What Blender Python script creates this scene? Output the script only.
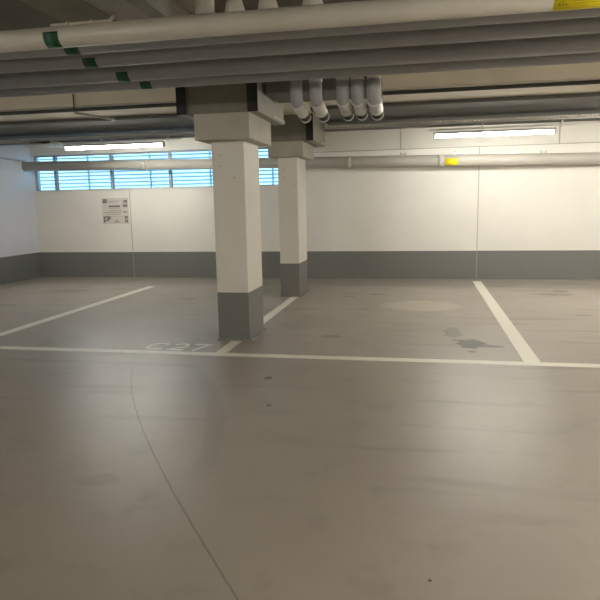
import bpy, bmesh, math, random
from mathutils import Vector, Matrix
random.seed(7)
for o in list(bpy.data.objects): bpy.data.objects.remove(o)
S = bpy.context.scene
COL = S.collection
PI = math.pi

# ------------------------------------------------------------------ camera
yaw, pitch, roll = math.radians(11.3248), math.radians(9.0659), math.radians(-1.1095)
F = Vector((-math.sin(yaw)*math.cos(pitch), math.cos(yaw)*math.cos(pitch), -math.sin(pitch)))
R = F.cross(Vector((0, 0, 1))).normalized()
U = R.cross(F)
R2 = R*math.cos(roll) + U*math.sin(roll)
U2 = -R*math.sin(roll) + U*math.cos(roll)
cd = bpy.data.cameras.new('camera')
cd.sensor_width = 36; cd.lens = 607.72/600*36; cd.clip_start = 0.05; cd.clip_end = 200
cam = bpy.data.objects.new('camera', cd)
M = Matrix((R2, U2, -F)).transposed().to_4x4()
M.translation = Vector((0, 0, 1.45))
cam.matrix_world = M
COL.objects.link(cam); S.camera = cam

# ------------------------------------------------------------------ world, exposure
w = bpy.data.worlds.new('sky'); S.world = w; w.use_nodes = True
bg = w.node_tree.nodes['Background']
bg.inputs['Color'].default_value = (0.40, 0.74, 1.0, 1)
bg.inputs['Strength'].default_value = 0.8
S.view_settings.view_transform = 'Standard'
S.view_settings.look = 'None'
S.view_settings.exposure = 1.42
S.view_settings.gamma = 1
S.view_settings.use_curve_mapping = False
LAMP_BACK = 33.0      # luminance of the lamps along the back wall
LAMP_UNSEEN = 84.0     # lamps over the aisle and the added ones right of the view, all unseen

# ------------------------------------------------------------------ helpers
def tag(o, label=None, cat=None, group=None, kind=None):
    if label: o['label'] = label
    if cat: o['category'] = cat
    if group: o['group'] = group
    if kind: o['kind'] = kind
    return o

def empty(name, loc, label, cat, group=None):
    o = bpy.data.objects.new(name, None); COL.objects.link(o)
    o.location = loc; o.empty_display_size = .1
    return tag(o, label, cat, group)

class MB:
    """collects shapes in world coordinates; build() links ONE mesh object with its origin at a given place"""
    def __init__(s): s.bm = bmesh.new()
    def box(s, x0, x1, y0, y1, z0, z1, bev=0):
        vs = [s.bm.verts.new((x, y, z)) for x in (x0, x1) for y in (y0, y1) for z in (z0, z1)]
        fs = [s.bm.faces.new([vs[i] for i in f]) for f in ((0,1,3,2),(4,6,7,5),(0,4,5,1),(2,3,7,6),(0,2,6,4),(1,5,7,3))]
        if bev:
            es = list({e for f in fs for e in f.edges})
            bmesh.ops.bevel(s.bm, geom=es, offset=bev, segments=2, affect='EDGES', profile=.6)
        return s
    def tube(s, pts, r, seg=24, caps=True, radii=None):
        pts = [Vector(p) for p in pts]; rings = []
        d0 = (pts[1]-pts[0]).normalized()
        up = Vector((0, 0, 1)) if abs(d0.z) < .9 else Vector((0, 1, 0))
        a = d0.cross(up).normalized(); b = a.cross(d0)
        for i, p in enumerate(pts):
            if i == 0: d = d0
            elif i == len(pts)-1: d = (pts[i]-pts[i-1]).normalized()
            else: d = ((pts[i]-pts[i-1]).normalized() + (pts[i+1]-pts[i]).normalized()).normalized()
            a = (a - d*a.dot(d)).normalized(); b = a.cross(d)
            rr = radii[i] if radii else r
            rings.append([s.bm.verts.new(p + a*math.cos(2*PI*k/seg)*rr + b*math.sin(2*PI*k/seg)*rr) for k in range(seg)])
        for i in range(len(rings)-1):
            for k in range(seg):
                f = s.bm.faces.new((rings[i][k], rings[i][(k+1) % seg], rings[i+1][(k+1) % seg], rings[i+1][k])); f.smooth = True
        if caps:
            s.bm.faces.new(rings[0]); s.bm.faces.new(list(reversed(rings[-1])))
        return s
    def arc(s, axis_pt, dirv, r, a0, a1, length, th=.001, seg=10):
        """curved sheet hugging a pipe along dirv, angles measured from -z towards -y"""
        p0 = Vector(axis_pt); dv = Vector(dirv).normalized(); grid = []
        for rr in (r, r+th):
            for k in range(seg+1):
                t = a0+(a1-a0)*k/seg
                off = Vector((0, -math.sin(t), -math.cos(t)))*rr
                grid.append((s.bm.verts.new(p0+off), s.bm.verts.new(p0+dv*length+off)))
        n = seg+1
        for k in range(seg):
            for base in (0, n):
                f = s.bm.faces.new((grid[base+k][0], grid[base+k][1], grid[base+k+1][1], grid[base+k+1][0])); f.smooth = True
            for e in (0, 1): s.bm.faces.new((grid[k][e], grid[k+1][e], grid[n+k+1][e], grid[n+k][e]))
        for k in (0, seg): s.bm.faces.new((grid[k][0], grid[k][1], grid[n+k][1], grid[n+k][0]))
        return s
    def prism(s, prof, axis, a0, a1):
        """profile (two coordinates of the other axes) extruded along axis 'x' or 'y'"""
        def P(u, v, t): return (t, u, v) if axis == 'x' else (u, t, v)
        A = [s.bm.verts.new(P(u, v, a0)) for u, v in prof]; B = [s.bm.verts.new(P(u, v, a1)) for u, v in prof]
        n = len(prof)
        for i in range(n): s.bm.faces.new((A[i], A[(i+1) % n], B[(i+1) % n], B[i]))
        s.bm.faces.new(A); s.bm.faces.new(list(reversed(B)))
        return s
    def build(s, name, mat, parent=None, origin=None):
        bmesh.ops.recalc_face_normals(s.bm, faces=s.bm.faces)
        if parent is not None:
            wp = Vector(parent.location)
            q = parent.parent
            while q: wp += Vector(q.location); q = q.parent
            o0 = wp
        else:
            if origin is None:
                vs = [v.co for v in s.bm.verts]
                origin = Vector(((min(v.x for v in vs)+max(v.x for v in vs))/2, (min(v.y for v in vs)+max(v.y for v in vs))/2, min(v.z for v in vs)))
            o0 = Vector(origin)
        bmesh.ops.translate(s.bm, verts=s.bm.verts, vec=-o0)
        me = bpy.data.meshes.new(name); s.bm.to_mesh(me); s.bm.free()
        me.materials.append(mat)
        o = bpy.data.objects.new(name, me); COL.objects.link(o)
        if parent is not None: o.parent = parent
        else: o.location = o0
        return o

def structure(o): o['kind'] = 'structure'; return o
def T(x): return x

# ------------------------------------------------------------------ materials
def newmat(name):
    m = bpy.data.materials.new(name); m.use_nodes = True
    nt = m.node_tree; return m, nt, nt.nodes['Principled BSDF']

def paint(name, col, rough=.6, var=.06, scale=3, bump=.02, bscale=80, metal=0, spec=.5, col2=None, thresh=(.4, .7)):
    m, nt, b = newmat(name)
    N, L = nt.nodes, nt.links
    geo = N.new('ShaderNodeNewGeometry')
    n = N.new('ShaderNodeTexNoise'); n.inputs['Scale'].default_value = scale; n.inputs['Detail'].default_value = 6
    L.new(geo.outputs['Position'], n.inputs['Vector'])
    r = N.new('ShaderNodeValToRGB')
    r.color_ramp.elements[0].position = thresh[0]; r.color_ramp.elements[1].position = thresh[1]
    c2 = col2 or tuple(c*(1-var*2) for c in col)
    r.color_ramp.elements[0].color = (*col, 1); r.color_ramp.elements[1].color = (*c2, 1)
    L.new(n.outputs['Fac'], r.inputs['Fac']); L.new(r.outputs['Color'], b.inputs['Base Color'])
    b.inputs['Roughness'].default_value = rough; b.inputs['Metallic'].default_value = metal
    b.inputs['Specular IOR Level'].default_value = spec
    if bump:
        n2 = N.new('ShaderNodeTexNoise'); n2.inputs['Scale'].default_value = bscale; n2.inputs['Detail'].default_value = 3
        L.new(geo.outputs['Position'], n2.inputs['Vector'])
        bp = N.new('ShaderNodeBump'); bp.inputs['Strength'].default_value = bump*5; bp.inputs['Distance'].default_value = .01
        L.new(n2.outputs['Fac'], bp.inputs['Height']); L.new(bp.outputs['Normal'], b.inputs['Normal'])
    return m

def banded(name, white, grey, z, rough=.6):
    """white paint above height z, dark grey paint below"""
    m = paint(name, white, rough, var=.03, scale=1.2, bump=.01, bscale=60)
    nt = m.node_tree; N, L = nt.nodes, nt.links
    b = N['Principled BSDF']; src = b.inputs['Base Color'].links[0].from_socket
    geo = [x for x in N if x.bl_idname == 'ShaderNodeNewGeometry'][0]
    sp = N.new('ShaderNodeSeparateXYZ'); L.new(geo.outputs['Position'], sp.inputs[0])
    lt = N.new('ShaderNodeMath'); lt.operation = 'LESS_THAN'; lt.inputs[1].default_value = z
    L.new(sp.outputs['Z'], lt.inputs[0])
    mx = N.new('ShaderNodeMix'); mx.data_type = 'RGBA'; mx.inputs['B'].default_value = (*grey, 1)
    L.new(lt.outputs[0], mx.inputs['Factor']); L.new(src, mx.inputs['A']); L.new(mx.outputs['Result'], b.inputs['Base Color'])
    return m

def emit(name, col, strength):
    m = bpy.data.materials.new(name); m.use_nodes = True; nt = m.node_tree
    nt.nodes.clear(); e = nt.nodes.new('ShaderNodeEmission'); o = nt.nodes.new('ShaderNodeOutputMaterial')
    e.inputs['Color'].default_value = (*col, 1); e.inputs['Strength'].default_value = strength
    nt.links.new(e.outputs[0], o.inputs[0]); return m

WHITE = (.80, .785, .73); GREY = (.17, .17, .16)
m_wall = banded('wall_paint', WHITE, GREY, .524, .55)
m_wall_left = banded('daylight_tinted_wall_paint', (.70, .73, .80), (.15, .155, .15), .524, .55)  # bluish daylight from the window is put into this wall's colour
m_wall_up = paint('upper_wall_concrete', (.66, .62, .53), .7, var=.05)
m_col = banded('column_paint', (.82, .80, .73), (.21, .21, .20), .524, .5)
m_cap = paint('capital_concrete', (.50, .48, .41), .65, var=.05, scale=5)
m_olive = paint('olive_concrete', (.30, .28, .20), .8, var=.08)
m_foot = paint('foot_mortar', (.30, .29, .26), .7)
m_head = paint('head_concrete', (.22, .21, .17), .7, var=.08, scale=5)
m_rail_side = paint('head_rail_paint', (.36, .35, .30), .6)
m_pad = paint('black_bearing_pad', (.018, .018, .016), .7)
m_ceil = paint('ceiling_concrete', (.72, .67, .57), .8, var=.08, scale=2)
m_ceil_dark = paint('dark_ceiling_concrete', (.20, .185, .15), .85, var=.12, scale=3)  # darker concrete for the ceiling panels above the overhead pipes
m_beam = paint('beam_concrete', (.68, .63, .52), .75, var=.06, scale=2)
m_bigpipe = paint('cream_pipe', (.66, .63, .55), .42, var=.03, scale=6, bump=.004)
m_pipe = paint('grey_pipe', (.36, .365, .375), .42, var=.03, scale=6, bump=.004)
m_elbow = paint('light_grey_and_lit_parts', (.62, .62, .58), .35, var=.03, bump=0)
m_backpipe = paint('drain_pipe', (.50, .48, .43), .45, var=.05, scale=2, bump=.004)
m_duct = paint('duct_paint', (.20, .20, .197), .9, var=.04, spec=.15)
m_metal = paint('galvanised_steel', (.55, .55, .53), .38, var=.2, scale=30, metal=.7, bump=.01)
m_darkpipe = paint('dark_pipe_paint', (.075, .075, .07), .7, bump=0)
m_dark = paint('dark_steel', (.05, .05, .045), .6)
m_white = paint('white_enamel', (.75, .75, .72), .35, bump=0)
m_green = paint('green_label', (.004, .085, .035), .5, var=.1, scale=30, bump=0)
m_green_dark = paint('green_label_edge', (.002, .030, .014), .5, bump=0)
m_yellow = paint('yellow_label', (.85, .72, .01), .45, var=.02, bump=0)
m_ink = paint('label_ink', (.22, .17, .01), .6, bump=0)
m_frame = paint('window_frame_paint', (.34, .38, .42), .45, bump=0)
m_slat = paint('louvre_aluminium', (.55, .72, .80), .5, bump=0)
m_paper = paint('notice_paper', (.62, .58, .53), .6, var=.02, bump=0)
m_print = paint('notice_print', (.13, .11, .10), .7, bump=0)
m_print_faint = paint('notice_print_faint', (.36, .33, .30), .7, bump=0)
m_seam = paint('seam_filler', (.38, .36, .31), .8, bump=0)
def line_mat(name, col, wear):
    m = paint(name, col, .33, scale=9, col2=tuple(c*.66 for c in col), thresh=wear, bump=.01, bscale=250)
    return m
m_line = line_mat('road_marking_paint', (.90, .87, .78), (.66, 1.0))
m_mark = paint('number_paint', (.95, .93, .84), .30, var=.03, scale=9, bump=.01, bscale=250)
m_line_faint = line_mat('worn_marking_paint', (.44, .41, .35), (.4, .6))
m_lamp_b = emit('lamp_glow_back', (1, .96, .87), LAMP_BACK)
m_lamp_a = emit('lamp_glow_unseen', (1, .93, .81), LAMP_UNSEEN)
gl, nt, b = newmat('window_glass')
b.inputs['Base Color'].default_value = (.9, .97, 1, 1); b.inputs['Roughness'].default_value = .02
b.inputs['Transmission Weight'].default_value = 1; b.inputs['IOR'].default_value = 1.01

# floor: grey-brown resin coat, orange-peel texture, scuffs, stains, one long hairline crack
m_floor, nt, b = newmat('floor_resin_coat'); N, L = nt.nodes, nt.links
geo = N.new('ShaderNodeNewGeometry'); POS = geo.outputs['Position']
sep = N.new('ShaderNodeSeparateXYZ'); L.new(POS, sep.inputs[0])
def math_(op, a, c=None, clamp=False):
    n = N.new('ShaderNodeMath'); n.operation = op; n.use_clamp = clamp
    for i, v in enumerate((a, c)):
        if v is None: continue
        if isinstance(v, (int, float)): n.inputs[i].default_value = v
        else: L.new(v, n.inputs[i])
    return n.outputs[0]
def noise(scale, detail=4, vec=None, rough=.5):
    n = N.new('ShaderNodeTexNoise'); n.inputs['Scale'].default_value = scale; n.inputs['Detail'].default_value = detail
    n.inputs['Roughness'].default_value = rough
    L.new(vec or POS, n.inputs['Vector']); return n.outputs['Fac']
def ss(v, a, c):
    n = N.new('ShaderNodeMapRange'); n.interpolation_type = 'SMOOTHSTEP'
    n.inputs['From Min'].default_value = a; n.inputs['From Max'].default_value = c
    L.new(v, n.inputs['Value']); return n.outputs['Result']
def mix(f, A, B):
    n = N.new('ShaderNodeMix'); n.data_type = 'RGBA'
    for s_, v in (('Factor', f), ('A', A), ('B', B)):
        if isinstance(v, (int, float)): n.inputs[s_].default_value = v
        elif isinstance(v, tuple): n.inputs[s_].default_value = (*v, 1)
        else: L.new(v, n.inputs[s_])
    return n.outputs['Result']
base = (.385, .350, .298)
c = mix(ss(noise(.55, 5), .35, .7), base, (.35, .312, .27))
c = mix(ss(noise(3.2, 6, rough=.65), .5, .8), c, (.30, .268, .232))
def mapped(sx, sy, rot=0):
    mp = N.new('ShaderNodeMapping'); mp.inputs['Scale'].default_value = (sx, sy, 1); mp.inputs['Rotation'].default_value = (0, 0, rot)
    L.new(POS, mp.inputs['Vector']); return mp.outputs['Vector']
streak = ss(noise(1, 5, mapped(.55, 4.5, .12)), .56, .72)           # tyre scuffs running across the aisle
near = ss(sep.outputs['Y'], 2.2, 3.4)
c = mix(math_('MULTIPLY', math_('MULTIPLY', streak, near), .26), c, (.16, .147, .13))
warp = math_('MULTIPLY', math_('SUBTRACT', noise(7, 4), .5), 1.6)
def blot(x, y, rx, ry, a, c0=.75, c1=1.1, w=1.0):
    dx = math_('DIVIDE', math_('SUBTRACT', sep.outputs['X'], x), rx)
    dy = math_('DIVIDE', math_('SUBTRACT', sep.outputs['Y'], y), ry)
    d = math_('SQRT', math_('ADD', math_('MULTIPLY', dx, dx), math_('MULTIPLY', dy, dy)))
    d = math_('ADD', d, math_('MULTIPLY', warp, w))
    return d, math_('MULTIPLY', math_('SUBTRACT', 1.0, ss(d, c0, c1)), a)
dark = (.03, .024, .016)
for x, y, rx, ry, a in ((.50, 6.28, .17, .20, 1), (.62, 6.18, .20, .07, .8), (.36, 6.80, .10, .3, .45), (.50, 5.93, .05, .05, .8),
                        (2.0, 9.72, .30, .13, .55), (2.15, 10.05, .12, .08, .6), (-.62, 9.55, .14, .06, .6), (-1.1, 9.3, .12, .06, .5),
                        (-6.1, 9.62, .45, .1, .5), (-5.2, 9.9, .25, .08, .4), (-1.25, 4.80, .035, .04, .7), (-1.07, 4.12, .02, .02, .7),
                        (-1.72, 2.80, .15, .07, .17), (-3.6, 8.9, .14, .10, .5), (-3.1, 9.6, .2, .08, .4), (-6.2, 8.1, .15, .08, .3),
                        (-.95, 6.45, .12, .1, .35), (-.75, 8.2, .1, .07, .4), (2.0, 8.0, .1, .05, .5), (1.3, 2.9, .012, .02, .9), (.05, 2.2, .01, .012, .9)):
    c = mix(blot(x, y, rx, ry, a)[1], c, dark)
d, mk = blot(.02, 8.55, .52, .42, .95, w=.5)                        # pale dried puddle with a rim
c = mix(mk, c, (.53, .49, .40))
ring = math_('MULTIPLY', ss(d, .72, .95), math_('SUBTRACT', 1.0, ss(d, .95, 1.15)))
c = mix(math_('MULTIPLY', ring, .4), c, (.56, .52, .43))
# hairline crack  x = f(y)
X, Y = sep.outputs['X'], sep.outputs['Y']
f_ = math_('ADD', math_('MULTIPLY', math_('ADD', math_('MULTIPLY', math_('ADD', math_('MULTIPLY', Y, 0.00722), -0.01915), Y), -0.78151), Y), 0.90376)
dd = math_('ABSOLUTE', math_('SUBTRACT', math_('SUBTRACT', X, f_), math_('MULTIPLY', math_('SUBTRACT', noise(9, 2), .5), .015)))
ck = math_('MULTIPLY', math_('SUBTRACT', 1.0, ss(dd, .003, .009)), math_('SUBTRACT', 1.0, ss(Y, 4.2, 5.6)))
c = mix(math_('MULTIPLY', ck, .42), c, dark)
# tyre arcs swinging into the bay
def tyre(cx, cy, r, wd, a, y0, y1, xmax=-1.9):
    global c
    dx = math_('SUBTRACT', X, cx); dy = math_('SUBTRACT', Y, cy)
    d = math_('ABSOLUTE', math_('SUBTRACT', math_('SQRT', math_('ADD', math_('MULTIPLY', dx, dx), math_('MULTIPLY', dy, dy))), r))
    m = math_('SUBTRACT', 1.0, ss(d, wd*.5, wd))
    m = math_('MULTIPLY', m, math_('MULTIPLY', ss(Y, y0, y0+.3), math_('SUBTRACT', 1.0, ss(Y, y1-.5, y1))))
    c = mix(math_('MULTIPLY', m, a), c, (.10, .09, .078))
tyre(-6.0, 2.2, 4.9, .08, .16, 2.8, 5.4)
# expansion joint along the wall
j = math_('SUBTRACT', 1.0, ss(math_('ABSOLUTE', math_('SUBTRACT', Y, 10.5)), .006, .02))
c = mix(math_('MULTIPLY', j, .5), c, dark)
c = mix(math_('MULTIPLY', ss(Y, 10.48, 10.52), .35), c, (.14, .13, .112))
L.new(c, b.inputs['Base Color'])
rg = math_('ADD', .27, math_('MULTIPLY', noise(1.1, 5), .14))
rg = math_('ADD', rg, math_('MULTIPLY', streak, .1))
L.new(rg, b.inputs['Roughness'])
b.inputs['Specular IOR Level'].default_value = .55
bp = N.new('ShaderNodeBump'); bp.inputs['Strength'].default_value = .35; bp.inputs['Distance'].default_value = .0022
L.new(math_('ADD', noise(150, 3), math_('MULTIPLY', noise(12, 3), .5)), bp.inputs['Height']); L.new(bp.outputs['Normal'], b.inputs['Normal'])

# ------------------------------------------------------------------ structure
XW, XE, YN, YS, ZC = -7.94, 9.5, 11.57, -5.0, 2.95
structure(MB().box(XW-.3, XE+.3, YS-.3, YN+.3, -.2, 0).build('floor', m_floor))
structure(MB().box(XW-.3, XE+.3, YS-.3, YN+.3, ZC, ZC+.2).build('ceiling', m_ceil))
WX0, WX1, WZ0, WZ1 = -7.93, -2.42, 1.785, 2.52
wb = MB()
wb.box(XW-.25, XE+.25, YN, YN+.25, 0, WZ0)
wb.box(XW-.25, WX0, YN, YN+.25, WZ0, ZC)
wb.box(WX1, XE+.25, YN, YN+.25, WZ0, 2.385)
wb.box(WX1, XE+.25, YN+.012, YN+.25, 2.385, ZC)
wb.box(WX0, WX1, YN, YN+.25, WZ1, ZC)
structure(wb.build('wall_back', m_wall))
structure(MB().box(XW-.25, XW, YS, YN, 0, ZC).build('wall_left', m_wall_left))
structure(MB().box(XE, XE+.25, YS, YN, 0, ZC).build('wall_right', m_wall))
structure(MB().box(XW-.25, XE+.25, YS-.25, YS, 0, ZC).build('wall_front', m_wall))
# filled joints between the wall panels
for i, (x, z0, z1) in enumerate(((-5.79, 0, WZ0), (1.01, 0, 2.385), (-.38, 2.39, ZC), (2.35, 2.39, ZC), (4.2, 0, 2.385))):
    structure(MB().box(x-.006, x+.006, YN-.003, YN+.02, z0, z1).build('trim_%d' % (i+1), m_seam))
structure(MB().box(WX1, XE, YN-.002, YN+.02, 2.380, 2.392).build('trim_6', m_seam))
structure(MB().box(XW, XW+.003, 10.2, 10.215, 0, ZC).build('trim_7', m_seam))

# beams of the ceiling
structure(MB().box(-2.40, -1.56, 6.0, YN, 2.74, ZC).build('trim_8', m_beam))
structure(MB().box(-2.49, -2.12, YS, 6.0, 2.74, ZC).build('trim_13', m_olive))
structure(MB().box(-2.12, -1.80, YS, 6.0, 2.745, ZC).build('trim_14', m_cap))
structure(MB().box(-1.80, -1.69, YS, 6.0, 2.70, 2.80).build('trim_15', m_rail_side))
structure(MB().box(XW, -2.40, 7.70, 8.02, 2.79, ZC).build('trim_9', m_beam))
structure(MB().box(-1.56, XE, 7.70, 8.02, 2.79, ZC).build('trim_10', m_beam))
structure(MB().box(-1.56, XE, 8.02, YN, 2.80, ZC).build('trim_16', m_ceil))
structure(MB().box(XW, -2.40, 8.02, YN, 2.80, ZC).build('trim_17', m_ceil))
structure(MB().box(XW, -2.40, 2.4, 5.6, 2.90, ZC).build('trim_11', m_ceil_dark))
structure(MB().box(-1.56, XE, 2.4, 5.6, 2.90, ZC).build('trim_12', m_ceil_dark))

# window with frame, mullions, panes and outdoor louvres
wf = MB()
wf.box(WX0, WX1, YN+.08, YN+.14, WZ0, WZ0+.03).box(WX0, WX1, YN+.08, YN+.14, WZ1-.03, WZ1)
wf.box(WX0, WX0+.03, YN+.08, YN+.14, WZ0+.03, WZ1-.03).box(WX1-.03, WX1, YN+.08, YN+.14, WZ0+.03, WZ1-.03)
win = structure(wf.build('window_1', m_frame))
mull = (-7.46, -6.20, -4.93, -3.68)
for x in mull: MB().box(x-.026, x+.026, YN+.07, YN+.15, WZ0+.03, WZ1-.03).build('mullion', m_frame, win)
xs = [WX0+.03]+[v for x in mull for v in (x-.026, x+.026)]+[WX1-.03]
for i in range(0, len(xs), 2): MB().box(xs[i], xs[i+1], YN+.105, YN+.111, WZ0+.03, WZ1-.03).build('pane', gl, win)
MB().box(WX0-.0, WX1, YN-.02, YN+.08, WZ0-.0, WZ0+.012).build('window_sill', m_white, win)
lv = MB(); z = WZ0-.05
while z < 2.62:
    lv.prism([(YN+.32, z), (YN+.325, z+.005), (YN+.385, z-.016), (YN+.38, z-.021)], 'x', WX0-.3, WX1+.3); z += .074
lv.box(WX0-.25, WX0-.22, YN+.25, YN+.42, 1.6, 2.7).box(WX1+.22, WX1+.25, YN+.25, YN+.42, 1.6, 2.7)
for x in (-8.1, -6.9, -5.5, -4.2, -2.9): lv.box(x-.015, x+.015, YN+.41, YN+.44, 1.6, 2.7)
lv.build('louvre_slats', m_slat, win)

# ------------------------------------------------------------------ columns with their heads
def column(y0, y1, x0, x1, cap, head, label, grp, lab2):
    cx, cy = (x0+x1)/2, (y0+y1)/2
    t = empty('concrete_column', (cx, cy, 0), label, 'column', grp)
    MB().box(x0, x1, y0, y1, 0, cap[4], .012).build('shaft', m_col, t)
    MB().box(x0-.012, x1+.025, y0-.012, y1+.02, 0, .018).build('plinth', m_foot, t)
    MB().box(cap[0], cap[1], cap[2], cap[3], cap[4], cap[5], .010).build('capital', m_cap, t)
    hx0, hx1, hy0, hy1, hz0, hz1 = head
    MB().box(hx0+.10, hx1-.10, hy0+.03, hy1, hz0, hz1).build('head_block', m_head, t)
    for a in (hx0, hx1-.10):
        r = MB().box(a, a+.10, hy0+.012, hy1, hz0, hz1).build('side_rail', m_rail_side, t)
        MB().box(a-.002, a+.102, hy0, hy0+.012, hz0-.002, hz1).build('black_end_pad', m_pad, r)
    # steel angle under each rail that sticks out past the head
    MB().box(hx1-.02, hx1+.012, hy0+.62, hy1+.02, hz0+.015, hz0+.045).build('ledge', m_cap, t)
    n = MB()
    for dx, z in ((.09, 1.95), (.09, 1.84), (.24, 1.72)):
        n.tube([(x0+dx, y0-.002, z), (x0+dx, y0+.004, z)], .006, 8)
    n.build('screw_hole', m_dark, t)
    return t
column(6.13, 6.72, -2.13, -1.78, (-2.24, -1.665, 5.95, 6.85, 2.09, 2.345), (-2.41, -1.575, 5.94, 7.10, 2.345, 2.74),
       'nearer square white concrete column with dark grey foot, beside the C27 marking', None, None)
column(9.21, 9.90, -2.15, -1.845, (-2.265, -1.73, 9.08, 10.02, 2.135, 2.36), (-2.41, -1.575, 9.07, 10.25, 2.36, 2.74),
       'farther white concrete column with dark grey foot, partly behind the nearer one', None, None)

# ------------------------------------------------------------------ pipes under the ceiling (run across the aisle)
PZ = 2.50
def run_pipe(name, y, r, mat, label, joint=None, lx=-2.31, la=-.3, lb_=1.5):
    t = empty(name, (0, y, PZ), label, 'pipe')
    MB().tube([(XW, y, PZ), (XE, y, PZ)], r, 40).build('pipe_barrel', mat, t)
    if joint is not None:
        MB().tube([(joint, y, PZ), (joint+.012, y, PZ)], r+.0025, 40).build('joint_ring', mat, t)
    lb = MB().arc((lx, y, PZ), (1, 0, 0), r+.0006, la, lb_, .10, .0008).build('green_label', m_green, t)
    MB().arc((lx, y, PZ), (1, 0, 0), r+.0018, lb_-.15, lb_, .10, .0005).build('label_edge', m_green_dark, lb)
    return t
p1 = run_pipe('insulated_pipe', 3.64, .0635, m_bigpipe, 'thick cream pipe, nearest the viewer of the five parallel overhead pipes', None, -2.30, .15, 1.85)
run_pipe('service_pipe', 3.86, .052, m_pipe, 'second grey overhead pipe, directly behind the cream one')
run_pipe('service_pipe', 4.22, .056, m_pipe, 'third overhead pipe, plain grey, middle of the five', None, -2.385)
run_pipe('service_pipe', 4.71, .064, m_pipe, 'fourth overhead grey pipe with a joint ring, last but one of the five', -1.02, -2.38)
run_pipe('service_pipe', 5.10, .055, m_pipe, 'fifth overhead grey pipe, farthest of the five and lowest in view', None, -2.37)
# yellow warning label on the near pipe
yl = MB().arc((.67, 3.64, PZ), (1, 0, 0), .0642, -.2, 1.5, .40, .0008).build('warning_label', m_yellow, p1)
tag(yl, 'yellow warning label with triangles')
def on_pipe(x, t, rr=.0658): return Vector((x, 3.64-math.sin(t)*rr, PZ-math.cos(t)*rr))
def bar_on_pipe(bm, x0, t0, x1, t1, wd=.003):
    a, b_ = on_pipe(x0, t0), on_pipe(x1, t1)
    bm.tube([a, b_], wd/2, 6)
for xc in (.715, .955):
    q = MB()
    bar_on_pipe(q, xc-.022, .70, xc+.022, .70); bar_on_pipe(q, xc-.022, .70, xc, 1.22); bar_on_pipe(q, xc+.022, .70, xc, 1.22)
    bar_on_pipe(q, xc, .80, xc, .98, .004)
    q.build('warning_triangle', m_ink, yl)
q = MB()
bar_on_pipe(q, .76, 1.15, .91, 1.15); bar_on_pipe(q, .76, .95, .91, .95, .002); bar_on_pipe(q, .77, .78, .90, .78, .002)
q.build('warning_text_line', m_ink, yl)

# branches dropping onto the near pipes
def branch(x, y, flare, label):
    t = empty('branch_pipe', (x, y, ZC), label, 'pipe', None)
    if flare:
        MB().tube([(x, y, ZC), (x, y, 2.74), (x+.01, y, 2.58)], .05, 24, radii=[.052, .052, .095]).build('flared_skirt', m_bigpipe, t)
    else:
        b_ = MB().tube([(x, y, ZC), (x, y, 2.66)], .062, 24).build('pipe_barrel', m_bigpipe, t)
        MB().tube([(x, y, 2.664), (x, y, 2.652)], .066, 24).build('dark_rim', m_dark, t)
branch(-1.40, 4.02, False, 'leftmost stub pipe above the cream pipe, straight with a dark rim')
branch(-1.20, 4.02, True, 'short flared stub right beside the straight stub above the cream pipe')
branch(-.98, 4.02, True, 'middle flared cream stub standing clear above the thick cream pipe')
branch(-.69, 4.02, True, 'rightmost flared stub above the thick cream pipe')

# five drops with elbows
def drop(x, r, ring, label):
    y0, zt, zb = 5.48, ZC, 2.385
    t = empty('drain_drop', (x, y0, ZC), label, 'pipe', 'elbowed drop pipes behind the five overhead pipes')
    A_ = math.radians(80); R_ = .06; pts = [(x, y0, zt), (x, y0, zb+.02)]
    for k in range(7):
        a = k/6*A_; pts.append((x, y0+R_-R_*math.cos(a), zb-R_*math.sin(a)))
    d = Vector((0, math.sin(A_), -math.cos(A_)))
    MB().tube(pts, r, 28).build('pipe_barrel', m_pipe, t)
    e = Vector(pts[-1])
    MB().tube([e-d*.03, e+d*.03, e+d*.25], r+.003, 28).build('elbow', m_elbow, t)  # paler than the barrel: light on the facing part is put into the colour
    e = e+d*.25
    MB().tube([e-d*.002, e+d*.13], r*.90, 28).build('black_collar', m_pad, t)
    g = e+d*.13
    MB().tube([g, g+d*.02], r*1.0, 28).build('white_end_cap', m_white, t)
    if ring: MB().tube([(x, y0, 2.545), (x, y0, 2.49)], r+.003, 28).build('white_collar', m_elbow, t)
    return t
for x, r, ring, lab in ((-1.095, .053, 0, 'leftmost grey drop pipe with pale elbow, first of five behind the overhead pipes'),
                        (-.92, .055, 1, 'second grey elbowed drop pipe from the left, just right of the leftmost'),
                        (-.685, .054, 1, 'middle elbowed drop pipe, left one of the close group of three'),
                        (-.555, .054, 1, 'fourth elbowed drop pipe from the left, between its two close neighbours'),
                        (-.412, .060, 1, 'rightmost elbowed drop pipe with bright white elbow and collar')):
    drop(x, r, ring, lab)

# flat box behind the drops, beside the near column head
t = empty('junction_duct', (-.98, 6.47, 2.54), 'dark boxy duct beside the nearer column head, behind the elbowed drops', 'duct')
MB().box(-1.545, -.42, 6.16, 6.18, 2.545, 2.94).build('front_panel', m_dark if False else m_duct, t)
MB().box(-1.545, -.42, 6.18, 6.78, 2.54, 2.94).build('duct_body', m_duct, t)

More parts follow.
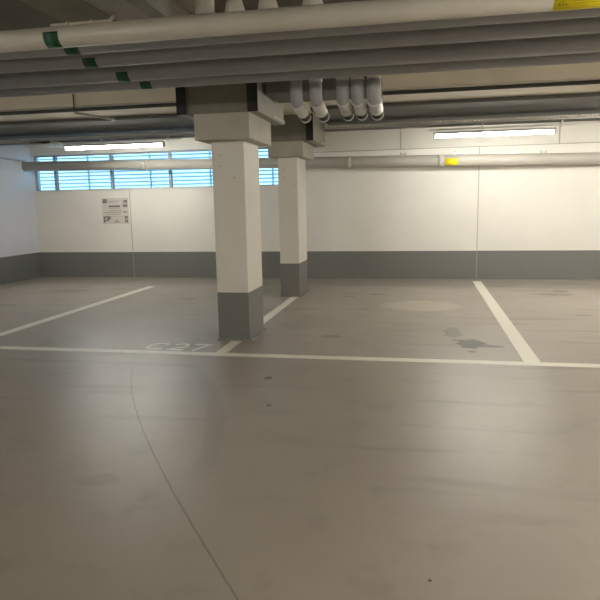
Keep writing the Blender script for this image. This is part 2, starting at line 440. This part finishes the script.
# drain pipe along the back wall, falls to the right
def zp(x): return 2.290 - (x+7.9)*.0172
t = empty('drain_pipe', (-2.4, 11.36, zp(-2.4)), 'long pale drain pipe running along the top of the back wall', 'pipe')
MB().tube([(XW+.0, 11.34, zp(XW)), (XE, 11.34, zp(XE))], .098, 40).build('pipe_barrel', m_backpipe, t)
for x in (-1.35, .28, 3.4, -5.35):
    MB().tube([(x, 11.34, zp(x)), (x+.09, 11.34, zp(x+.09))], .104, 40).build('coupling', m_backpipe, t)
tl = MB().arc((.40, 11.34, zp(.4)), (1, 0, -.0172), .0990, .45, 1.9, .22, .0008).build('yellow_tag', m_yellow, t)
for x in (-.33, .62, 1.55, 2.05, -3.5, -6.0):
    h = MB(); zz = zp(x)+.098
    h.box(x-.06, x+.06, 11.30, 11.34, zz+.012, zz+.028); h.box(x-.05, x-.035, 11.31, 11.33, zz-.01, zz+.06); h.box(x+.03, x+.045, 11.31, 11.33, zz-.01, zz+.05)
    h.build('hanger', m_metal, t)
# thin conduit going to the left wall
t = MB().tube([(XW+.02, 9.0, 2.46), (XW+.02, 11.2, 2.395), (XW+.04, 11.30, 2.40)], .012, 10).build('wall_conduit', m_metal)
tag(t, 'thin grey conduit along the left wall ending at the drain pipe', 'conduit')

# ------------------------------------------------------------------ ventilation ducts and cable trays
def duct(x0, x1, label):
    t = empty('ventilation_duct', ((x0+x1)/2, 9.2, 2.745), label, 'duct')
    MB().box(x0, x1, 8.82, 10.6, 2.745, 2.79, .006).build('duct_body', m_duct, t)
    x = x0+1.2
    while x < x1-.3:
        MB().box(x, x+.025, 8.715, 9.845, 2.641, 2.739).build('flange', m_duct, t) if False else None
        x += 1.8
    return t
duct(XW, -2.41, 'wide flat dark duct between the left wall and the columns')
duct(-1.57, XE, 'wide flat dark duct right of the columns, above the right lamp')

def tray(x0, x1, label):
    t = empty('cable_tray', ((x0+x1)/2, 10.05, 2.58), label, 'cable tray')
    MB().box(x0, x1, 9.90, 10.22, 2.60, 2.606).build('tray_floor', m_duct, t)
    sr = MB().box(x0, x1, 9.895, 9.90, 2.600, 2.616).box(x0, x1, 9.895, 9.90, 2.648, 2.660)
    x = x0
    while x < x1-.03:
        sr.box(x, x+.028, 9.895, 9.90, 2.616, 2.648); x += .055
    sr.build('slotted_side', m_elbow, t)  # pale colour carries the lamp light on the tray side
    MB().box(x0, x1, 10.22, 10.225, 2.60, 2.66).build('tray_side', m_duct, t)
    rr = random.Random(int(x0*10)); 
    for k in range(4):
        pts = []; x = x0+.02; yy = 9.94+.06*k
        while x < x1-.02:
            pts.append((x, yy+rr.uniform(-.012, .012), 2.622+rr.uniform(0, .012))); x += .35
        MB().tube(pts, .009, 6).build('cable', m_dark if k % 2 else m_elbow, t)
    return t
tray(XW, -2.42, 'slotted metal cable tray above the left lamp, left of the columns')
tray(-1.57, XE, 'slotted metal cable tray above the right lamp, right of the columns')

# ------------------------------------------------------------------ lamps
def lamp(x0, x1, y, z, mat, label, group=None, rail=(.1, .34), trough=.10):
    xc = (x0+x1)/2
    t = empty('strip_lamp', (xc, y, z), label, 'lamp', group)
    rl = MB().box(x0-rail[0], x1+rail[1], y-.02, y+.02, z+.085, z+.105).build('mounting_rail', m_white, t)
    MB().box(x0, x1, y-.03, y+.03, z+.034, z+.062, .004).prism([(y-trough, z+.020), (y-.03, z+.040), (y+.03, z+.040), (y+trough, z+.020), (y+trough, z+.024), (y+.03, z+.046), (y-.03, z+.046), (y-trough, z+.024)], 'x', x0, x1).build('housing', m_white, t)
    MB().tube([(x0+.01, y, z+.0), (x1-.01, y, z+.0)], .026, 20).build('tube', mat, t)
    for a in (x0-.02, x1-.015):
        MB().box(a, a+.035, y-.036, y+.036, z-.030, z+.055, .004).build('end_cap', m_metal, t)
    for x in (x0+.72, x1+.1):
        MB().box(x-.012, x+.012, y-.03, y-.02, z+.06, 2.60).box(x-.03, x+.03, y-.032, y+.03, z+.105, z+.112).build('bracket', m_white, t)
    return t
lamp(.19, 1.95, 9.98, 2.437, m_lamp_b, 'lit strip lamp on a white rail, on the right above the empty bay')
lamp(-6.15, -4.32, 9.98, 2.472, m_lamp_b, 'lit strip lamp on the left in front of the window strip')
lamp(6.4, 8.2, 9.98, 2.44, m_lamp_b, 'strip lamp over the far right bay, beyond the right lamp in view')
for x, y, lab in ((2.6, 1.3, 'strip lamp over the aisle, to the right above the viewer'), (-6.6, .2, 'strip lamp over the aisle, to the left above the viewer'), (4.3, 4.0, 'added unseen strip lamp right of the view in front of the bays'), (4.0, 8.45, 'added unseen strip lamp right of the view over the bays')):
    lamp(x-.9, x+.9, y, 2.44, m_lamp_a, lab, trough=.04)  # the two right of the view are added to brighten columns and ceiling

# perforated cross tray beside the left lamp, its white stands in for light from below
t = empty('cross_tray', (-6.49, 10.1, 2.53), 'short ribbed cross tray at the left end of the left lamp', 'cable tray')
q = MB().box(-6.70, -6.28, 9.74, 10.5, 2.545, 2.550).box(-6.70, -6.69, 9.74, 10.5, 2.55, 2.595).box(-6.29, -6.28, 9.74, 10.5, 2.55, 2.595)
for k in range(4): q.box(-6.69, -6.29, 9.75+k*.06, 9.765+k*.06, 2.53, 2.546)
q.build('tray_floor', m_white, t)

# clamp rod under the duct at left
t = empty('clamp_arm', (-4.6, 8.3, 2.6), 'small steel clamp arm hanging under the ceiling beam, on the left', 'bracket')
MB().tube([(-4.55, 7.66, 2.95), (-4.55, 7.66, 2.70)], .009, 8).build('rod', m_dark, t)
MB().tube([(-4.55, 7.66, 2.70), (-4.12, 7.95, 2.62)], .014, 10).build('arm', m_metal, t)
MB().tube([(-4.16, 7.93, 2.66), (-4.16, 7.93, 2.60)], .022, 10).build('clamp', m_metal, t)

# dark pipe that gives the dark line under the beam
tag(MB().tube([(-1.5, 7.84, 2.762), (XE, 7.84, 2.762)], .024, 16).build('dark_line_pipe', m_darkpipe), 'thin dark pipe along the ceiling beam right of the columns', 'pipe')
tag(MB().tube([(XW, 7.84, 2.762), (-2.45, 7.84, 2.762)], .024, 16).build('dark_line_pipe', m_darkpipe), 'thin dark pipe along the ceiling beam left of the columns', 'pipe')

# pale conduit with fittings at the top left
t = empty('ceiling_conduit', (-2.5, 4.1, 2.68), 'pale conduit with couplings above the cream pipe, at the top left corner', 'conduit')
MB().tube([(-2.54, 4.06, 2.70), (-2.10, 4.06, 2.70), (-2.05, 4.06, 2.74)], .013, 12).build('conduit_tube', m_bigpipe, t)
for x in (-2.42, -2.24): MB().tube([(x, 4.06, 2.70), (x+.02, 4.06, 2.70)], .018, 12).build('coupling', m_bigpipe, t)
tag(MB().tube([(-1.79, 4.15, ZC), (-1.79, 4.15, 2.56)], .005, 8).build('hanger_rod', m_metal), 'thin threaded rod hanging down to the cream pipe', 'rod')

# ------------------------------------------------------------------ floor markings
def stripe(x0, x1, y0, y1, mat, label, z=.0015):
    return tag(MB().box(x0, x1, y0, y1, 0.0, z).build('painted_line', mat), label, 'line')
stripe(XW+.1, XE-.1, 5.475, 5.595, m_line, 'long white line across the floor along the front of all bays')
stripe(-4.875, -4.735, 5.60, 10.25, m_line, 'white bay line at the left, reaching to the left wall area')
stripe(-1.985, -1.87, 5.60, 9.2, m_line, 'white bay line passing under both columns')
stripe(.92, 1.068, 5.60, 11.25, m_line, 'white bay line on the right, ending at the wall joint')
stripe(3.82, 3.96, 5.60, 11.25, m_line, 'white bay line at the far right outside the middle bays')
stripe(-4.0, -3.93, 5.62, 6.05, m_line_faint, 'short faded stub of line left of the C27 marking', .001)
t = empty('bay_number', (-2.45, 5.76, 0), 'white C27 painted on the floor at the foot of the nearer column', 'floor marking')
def stroke(pts, wd):
    """flat painted stroke on the floor"""
    bm = bmesh.new(); n = len(pts); up = []; lo = []
    for i, p in enumerate(pts):
        a = Vector(pts[max(i-1, 0)]); c_ = Vector(pts[min(i+1, n-1)]); d = (c_-a).normalized(); nn = Vector((-d.y, d.x))
        up.append(Vector(p)+nn*wd/2); lo.append(Vector(p)-nn*wd/2)
    rows = []
    for zz in (0.0, .0015): rows.append(([bm.verts.new((q.x, q.y, zz)) for q in up], [bm.verts.new((q.x, q.y, zz)) for q in lo]))
    for i in range(n-1):
        bm.faces.new((rows[1][0][i], rows[1][0][i+1], rows[1][1][i+1], rows[1][1][i]))
        for k in (0, 1): bm.faces.new((rows[0][k][i], rows[0][k][i+1], rows[1][k][i+1], rows[1][k][i]))
    m = MB(); m.bm.free(); m.bm = bm; return m
def ell(cx, cy, rx, ry, a0, a1, n=16): return [(cx+rx*math.cos(math.radians(a0+(a1-a0)*k/n)), cy+ry*math.sin(math.radians(a0+(a1-a0)*k/n))) for k in range(n+1)]
def glyph(name, strokes, wd, ox, wscale, hscale):
    bm = None
    for pts in strokes:
        m = stroke(pts, wd)
        if bm is None: bm = m.bm
        else:
            me = bpy.data.meshes.new('tmp'); m.bm.to_mesh(me); m.bm.free(); bm.from_mesh(me); bpy.data.meshes.remove(me)
    for v in bm.verts: v.co.x = ox+v.co.x*wscale; v.co.y = 5.635+v.co.y*hscale
    m = MB(); m.bm.free(); m.bm = bm
    return m.build(name, m_mark, t)
# unit cell: 1 wide, 1 high
glyph('letter_c', [ell(.5, .5, .42, .42, 42, 318, 20)], .17, -2.80, .24, .30)
glyph('digit_two', [ell(.5, .68, .36, .25, 165, -40, 12)+[(.12, .10)], [(.06, .08), (.95, .08)]], .17, -2.545, .20, .30)
glyph('digit_seven', [[(.05, .92), (.97, .92)], [(.88, .90), (.58, .5), (.35, 0)]], .17, -2.32, .20, .30)

# ------------------------------------------------------------------ notice on the back wall
t = empty('parking_notice', (-6.11, YN-.003, 1.35), 'white printed notice sheet on the back wall under the window', 'notice')
nx0, nx1, nz0, nz1 = -6.41, -5.83, 1.10, 1.62
MB().box(nx0, nx1, YN-.008, YN-.001, nz0, nz1).build('sheet', m_paper, t)
def prt(name, x0, z0, x1, z1, m_=m_print, d=0): MB().box(nx0+x0, nx0+x1, YN-.0095-d, YN-.008, nz0+z0, nz0+z1).build(name, m_, t)
rr = random.Random(3)
def picto(name, x, z, wd, hh, n):
    q = MB()
    for i in range(n):
        for k in range(n):
            if rr.random() < .88: q.box(nx0+x+wd*i/n, nx0+x+wd*(i+.9)/n, YN-.0095, YN-.008, nz0+z+hh*k/n, nz0+z+hh*(k+.85)/n)
    q.build(name, m_print, t)
picto('emblem', .02, .42, .10, .085, 3)
prt('rule_line', .14, .455, .38, .465, m_print_faint)
prt('rule_line', .14, .435, .34, .442, m_print_faint)
prt('heading', .15, .345, .40, .372)
prt('text_line', .15, .315, .42, .330, m_print_faint)
prt('text_line', .15, .265, .42, .280, m_print_faint)
prt('text_line', .05, .225, .42, .242, m_print_faint)
prt('text_line', .10, .19, .40, .202, m_print_faint)
prt('text_line', .05, .150, .54, .156, m_print_faint)
picto('pictogram', .47, .425, .09, .055, 3); picto('pictogram', .46, .34, .10, .055, 3); picto('pictogram', .47, .225, .08, .035, 3)
picto('pictogram', .49, .03, .065, .13, 3); picto('pictogram', .02, .03, .16, .13, 4)
q = MB(); q.prism([(nx0+.24, nz0+.03), (nx0+.38, nz0+.03), (nx0+.31, nz0+.08)], 'y', YN-.0095, YN-.008); q.build('warning_triangle', m_print_faint, t)
